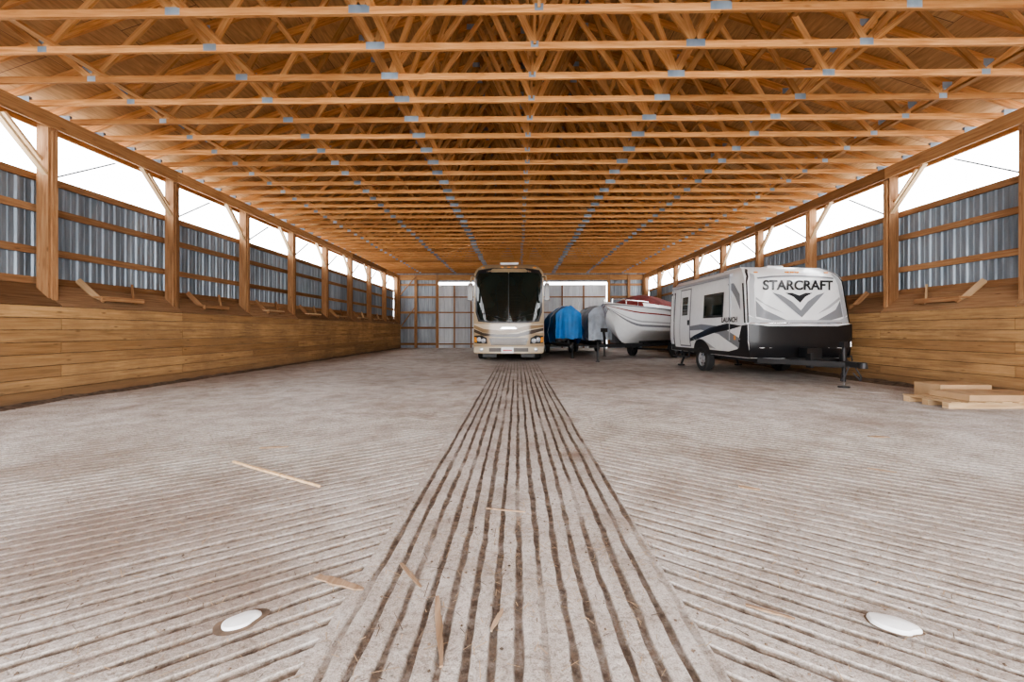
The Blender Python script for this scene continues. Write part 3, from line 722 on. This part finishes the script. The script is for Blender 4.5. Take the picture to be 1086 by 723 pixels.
def motorboat():
    root=empty('motorboat',(3.24,15.2,0),math.radians(-46))
    L=5.3;st=hull_stations(L,2.2,0.68,1.92)
    b=MB(); lev=[0.0,0.34,0.44,0.50,0.56,0.60,0.80,0.84,1.0]
    for s in(-1,1):
        rows=[]
        for (y,bb,k,g,rk) in st:
            row=[]
            for j,t in enumerate(lev):
                if t==0: x=0
                elif t<=0.36: x=bb*0.80
                else: x=bb*(0.80+0.20*((t-0.34)/0.66)**0.7)
                z=k+(g-k)*t - (0.06 if t==0 else 0)
                yy=y+ (1-t)*rk*0.55
                row.append((s*x,yy,z))
            rows.append(row)
        cols=[M_WHITE,M_WHITE,M_GREY,M_WHITE,M_LGREY,M_WHITE,M_REDCAN,M_WHITE]
        b.grid(rows,lambda i,j:cols[j],flip=(s<0))
    y,bb,k,g,_=st[-1]
    b.raw([(0,y,k-.06),(bb*.8,y,k+(g-k)*.34),(bb,y,g),(-bb,y,g),(-bb*.8,y,k+(g-k)*.34)],[(0,1,2,3,4)],M_WHITE,0.5)
    dk=[[(-q[1],q[0],q[3]) for q in st],[(-q[1]*0.5,q[0],q[3]+0.07) for q in st],[(0,q[0],q[3]+0.09) for q in st],[(q[1]*0.5,q[0],q[3]+0.07) for q in st],[(q[1],q[0],q[3]) for q in st]]
    b.grid(dk,M_WHITE)
    for s in(-1,1): b.tube([(s*(q[1]+0.01),q[0],q[3]-0.02) for q in st],0.025,M_GREY,6)
    for s in(-1,1):
        pts=[(s*(q[1]-0.08),q[0]+0.05,q[3]+0.20) for q in st[1:8]]
        b.tube(pts,0.014,M_CHROME,6)
        for p in pts[::2]: b.cyl(p,(p[0],p[1],p[2]-0.18),0.012,M_CHROME,6)
    for s in(-1,1):
        b.grid([[(s*q[1]*0.97,q[0],q[3]) for q in st[6:]],[(s*q[1]*0.90,q[0],q[3]+0.14) for q in st[6:]]],M_WHITE)
    b.build('hull',root,False,35)
    b=MB(); rows=[]
    for i in range(17):
        s=i/16; y=1.45+(L-1.6)*s
        q=min(st,key=lambda a:abs(a[0]-y)); bw=q[1]*0.92; h=0.10+0.40*math.sin(min(1,s*2.6)*math.pi/2)*(1-0.30*max(0,s-.45)/.55)
        rows.append([(bw*c,y+0.03*noise.noise(Vector((c*4,y*4,0))),q[3]+0.12+h*(1-abs(c)**2.2)-(0.06 if abs(c)==1 else 0)+0.05*noise.noise(Vector((c*3,y*2.5,2)))) for c in (-1,-.97,-.8,-.55,-.3,0,.3,.55,.8,.97,1)])
    b.grid(rows,M_REDCAN)
    b.grid([rows[-1],[(p[0],L+0.02,1.85) for p in rows[-1]]],M_REDCAN); b.grid([rows[0],[(p[0],p[1]-0.05,1.95) for p in rows[0]]],M_REDCAN)
    b.build('canvas_cover',root,False,60)
    b=MB(); boat_trailer(b,L,0.66,0.98)
    b.box((-0.18,L,0.75),(0.18,L+0.3,1.25),M_BLACK); b.box((-0.06,L+0.1,0.40),(0.06,L+0.35,0.8),M_BLACK)
    b.build('boat_trailer',root)
motorboat()
def covered_boat(name,loc,rz,L,B,g0,ridge,mat,seed):
    root=empty(name,loc,rz); st=hull_stations(L,B,0.62,g0)
    b=MB()
    for s in(-1,1):
        rows=[[(0,q[0]+q[4]*.5,q[2]),(s*q[1]*.8,q[0]+q[4]*.32,q[2]+(q[3]-q[2])*.36),(s*q[1]*.97,q[0],q[3]-0.02)] for q in st]
        b.grid(rows,M_WHITE,flip=(s<0))
    q=st[-1]; b.raw([(0,q[0],q[2]),(q[1]*.8,q[0],q[2]+(q[3]-q[2])*.36),(q[1]*.97,q[0],q[3]-.02),(-q[1]*.97,q[0],q[3]-.02),(-q[1]*.8,q[0],q[2]+(q[3]-q[2])*.36)],[(0,1,2,3,4)],M_WHITE,.5)
    b.build('hull',root)
    b=MB(); rows=[]
    cs=[-1.0,-1.0005,-1.001,-1.002,-.9,-.7,-.45,-.2,0,.2,.45,.7,.9,1.002,1.001,1.0005,1.0]
    for i,q in enumerate(st):
        s=i/(len(st)-1); h=ridge*(0.62+0.38*math.sin(min(1,s*1.9)*math.pi/2))*(1-0.25*max(0,s-.6)/.4)
        row=[]
        bw=max(q[1],B/2*0.66)
        for j,c in enumerate(cs):
            e=min(j,len(cs)-1-j); drop={0:1.15,1:0.76,2:0.38}.get(e,0)
            base=bw*1.03+0.03
            fold=0.08*noise.noise(Vector((q[0]*4.5,c*3+seed,drop*2)))+0.05*noise.noise(Vector((q[0]*11,seed,drop)))
            x=base*c*(1+(0.03 if e<3 else 0))+ (fold*2*(1 if c>0 else -1) if e<3 else 0)
            z=q[3]+0.02+h*(1-min(1,abs(c))**1.7)-drop+fold+ (0.06*math.sin(q[0]*7+seed) if e==0 else 0)
            row.append((x,q[0]-0.06,z))
        rows.append(row)
    b.grid(rows,mat)
    for r,sg in ((rows[0],-1),(rows[-1],1)):
        inner=r[3:-3]; fl=[]
        fine=[]
        for a,c in zip(inner[:-1],inner[1:]):
            for t in (0,0.34,0.67): fine.append(tuple(a[i]+(c[i]-a[i])*t for i in range(3)))
        fine.append(inner[-1])
        for t in (0,0.2,0.45,0.7,1.0):
            fl.append([(p[0]*(1+0.05*t),p[1]+sg*(0.03+0.24*t*(0.5+noise.noise(Vector((p[0]*5.5,seed,t*0.8)))))+0.0,p[2]+((r[0][2]+0.05+0.05*noise.noise(Vector((p[0]*4,seed,9))))-p[2])*t) for p in fine])
        b.grid(fl,mat)
    for y in (0.3,0.55,0.8):
        i=int(y*(len(st)-1)); pts=[(p[0]*1.01,p[1],p[2]+0.012) for p in rows[i]]
        b.tube(pts,0.01,M_PVC,5)
    b.build('tarp',root,False,70)
    b=MB(); boat_trailer(b,L,0.60,B*0.40); b.build('boat_trailer',root)
covered_boat('tarp_covered_boat',(2.17,17.3,0),0.0,5.4,1.50,1.60,0.54,M_BLUE,1.0)
covered_boat('tarp_covered_boat.001',(3.74,18.5,0),0.0,5.0,1.42,1.66,0.58,M_SILV,5.0)

# ------------------------------------------------------------------ pallets and flat boxes, right foreground
root=empty('lumber_stack',(0,0,0))
b=MB()
for i,y in enumerate((6.05,6.35,6.65)): b.beam((6.30,y,0.045),(7.90,y+0.03,0.045),0.09,0.09,W_BRACE)
for i in range(7): x=6.38+i*0.245; b.box((x-0.07,5.98,0.09),(x+0.07,6.72,0.108),W_BRACE)
b.build('pallet',root)
b=MB(); b.box((6.62,6.02,0.109),(7.90,6.60,0.20),M_CARD,0.5); b.box((6.62,6.29,0.2002),(7.90,6.34,0.2010),M_STRAW,0.5); b.build('flat_carton',root,bevel=0.006)
b=MB(); b.box((7.05,6.85,0.0),(7.90,7.3,0.24),M_CARD,0.5); b.build('flat_carton_b',root,bevel=0.006)

# ------------------------------------------------------------------ floor items
def cap(name,x,y,rx,ry,rot,lift,rim):
    b=MB()
    b.lathe((0,0,0),(0,0,1),[(rim,0.001,M_DIRT),(1.02,0.003,M_DIRT),(1.0,0.010*lift),(0.93,0.016*lift),(0.6,0.021*lift),(0.3,0.023*lift),(0.001,0.024*lift)],M_PVC,32)
    for i,v in enumerate(b.v):
        t=math.atan2(v[1],v[0]); k=1+0.09*math.sin(2*t+rot)+0.06*math.sin(3*t)+0.03*math.sin(5*t+1)
        b.v[i]=(v[0]*rx*k,v[1]*ry*k,v[2])
    o=b.build(name); o.location=(x,y,0.0); o.rotation_euler=(0,0,rot); return o
cap('plastic_pipe_cap',-1.09,1.585,0.062,0.045,0.5,0.8,1.45)
cap('plastic_pipe_cap',1.46,1.595,0.082,0.045,-0.55,1.1,1.12)

def scrap(name,p0,p1,w,t,mat=W_SCRAP):
    b=MB(); p0=Vector(p0+(0.004+t/2,)); p1=Vector(p1+(0.004+t/2,)); d=p1-p0; sd=Vector((-d.y,d.x,0)).normalized()
    n=8; L=[];Rr=[]
    for i in range(n+1):
        s=i/n; c=p0+d*s; ww=w/2*(0.35+0.65*math.sin(math.pi*min(1,max(0.08,s))**0.8)) 
        L.append(c+sd*(ww+U(-.1,.1)*w)); Rr.append(c-sd*(ww+U(-.1,.1)*w))
    vs=[];fs=[]
    for a,c in zip(L,Rr):
        vs+= [a+Vector((0,0,t/2)),c+Vector((0,0,t/2)),c-Vector((0,0,t/2)),a-Vector((0,0,t/2))]
    for i in range(n):
        o=i*4
        for k in range(4): fs.append((o+k,o+(k+1)%4,o+4+(k+1)%4,o+4+k))
    fs.append((0,1,2,3)); fs.append((n*4+3,n*4+2,n*4+1,n*4))
    uv=[(v[1]*1.0,v[0]) for v in vs]
    b.raw(vs,fs,mat,U(.3,1),uv); return b.build(name,None,True)
scrap('wooden_stick',(-2.46,3.48),(-1.44,2.94),0.022,0.016,W_BRACE)
for a,c,w in (((-.345,1.735),(-.257,1.374),0.028),((-.06,1.66),(-.10,1.54),0.018),((-.93,1.87),(-.68,1.78),0.045),((-.57,1.98),(-.43,1.80),0.018),((-2.5,3.9),(-2.25,3.95),0.04),((3.78,4.41),(3.98,4.39),0.07),((1.62,2.99),(1.74,2.93),0.05),((-0.2,2.6),(0.05,2.55),0.012),((2.9,3.4),(3.05,3.3),0.02),((0.95,1.7),(1.1,1.62),0.015)):
    scrap('wood_scrap',a,c,w,0.007)

b=MB()
cl=[(-1.6,2.0,0.7,520),(0.0,2.2,0.5,620),(1.3,3.2,0.8,420),(-3.0,3.8,1.2,420),(3.0,4.2,1.3,420),(0.55,3.8,0.18,260),(2.0,2.0,0.6,420),(-2.2,1.7,0.6,260),(0,5,4,1200),(0,2,2.0,1600),(7.4,9.5,0.6,200),(-7.0,9,0.6,200),(6.6,8.0,0.8,160)]
for (cx,cy,sd,n) in cl:
    for _ in range(n):
        x=random.gauss(cx,sd); y=random.gauss(cy,sd*0.9)
        if not(LP+0.1<x<RP-0.1 and 0.5<y<24): continue
        l=U(0.008,0.05) if R()<0.92 else U(0.05,0.12); a=U(0,math.pi); w=U(0.0006,0.0018)
        d=Vector((math.cos(a),math.sin(a),0)); s=Vector((-d.y,d.x,0)); z=U(0.001,0.006)
        c=Vector((x,y,z)); e=Vector((0,0,U(0,0.004)))
        b.raw([c-d*l/2-s*w,c+d*l/2-s*w+e,c+d*l/2+s*w+e,c-d*l/2+s*w],[(0,1,2,3)],M_STRAW if R()<0.8 else M_DIRT)
for _ in range(900):
    x=random.gauss(0,2.2); y=abs(random.gauss(0,2.6))+0.9
    if not(LP+.1<x<RP-.1): continue
    r=U(0.002,0.009); c=Vector((x,y,0.001))
    vs=[c+Vector((math.cos(t+r*900)*r*U(.7,1.2),math.sin(t+r*900)*r*U(.7,1.2),0)) for t in (0,1.57,3.14,4.71)]+[c+Vector((0,0,r*0.7))]
    b.raw(vs,[(0,1,4),(1,2,4),(2,3,4),(3,0,4)],M_DIRT)
b.build('straw_debris',FLOOR)
for nm,x,s in (('dirt_line_left',LP,1),('dirt_line_right',RP,-1)):
    b=MB(); rows=[]
    for i in range(260):
        y=2+24*i/259; wd=0.10+0.22*(0.5+noise.noise(Vector((y*0.8,s*3,0)))); hh=0.03+0.05*abs(noise.noise(Vector((y*1.7,s,5))))
        if s<0: wd*=1.6; hh*=1.5
        if s<0 and y<7.4: wd*=0.3
        rows.append([(x+s*0.012,y,hh),(x+s*wd*.4,y,hh*.6+0.01*noise.noise(Vector((y*9,0,0)))),(x+s*wd,y,-0.002)])
    b.grid(rows,M_DIRT,flip=(s>0)); b.build(nm,FLOOR)

# ------------------------------------------------------------------ light
w=bpy.data.worlds.new('World'); scene.world=w; w.use_nodes=True; nt=w.node_tree; bg=nt.nodes['Background']
tc=N(nt,'ShaderNodeTexCoord'); sp=N(nt,'ShaderNodeSeparateXYZ'); nt.links.new(tc.outputs['Generated'],sp.inputs[0])
nt.links.new(ramp(nt,sp.outputs['Z'],[(0.0,(1.0,1.0,1.0)),(0.6,(0.94,0.97,1.0))]),bg.inputs['Color'])
bg.inputs['Strength'].default_value=7.0
scene.view_settings.view_transform='AgX'
scene.view_settings.look='AgX - Medium High Contrast'
scene.view_settings.exposure=0.68

# ------------------------------------------------------------------ camera
cam=bpy.data.cameras.new('camera'); co=bpy.data.objects.new('camera',cam); scene.collection.objects.link(co)
co.location=(0,0,1.15); co.rotation_euler=(math.radians(90),0,math.radians(0.75))
cam.sensor_width=36; cam.lens=430/1086*36; cam.shift_y=-11.5/1086; cam.clip_start=0.05; cam.clip_end=300
scene.camera=co
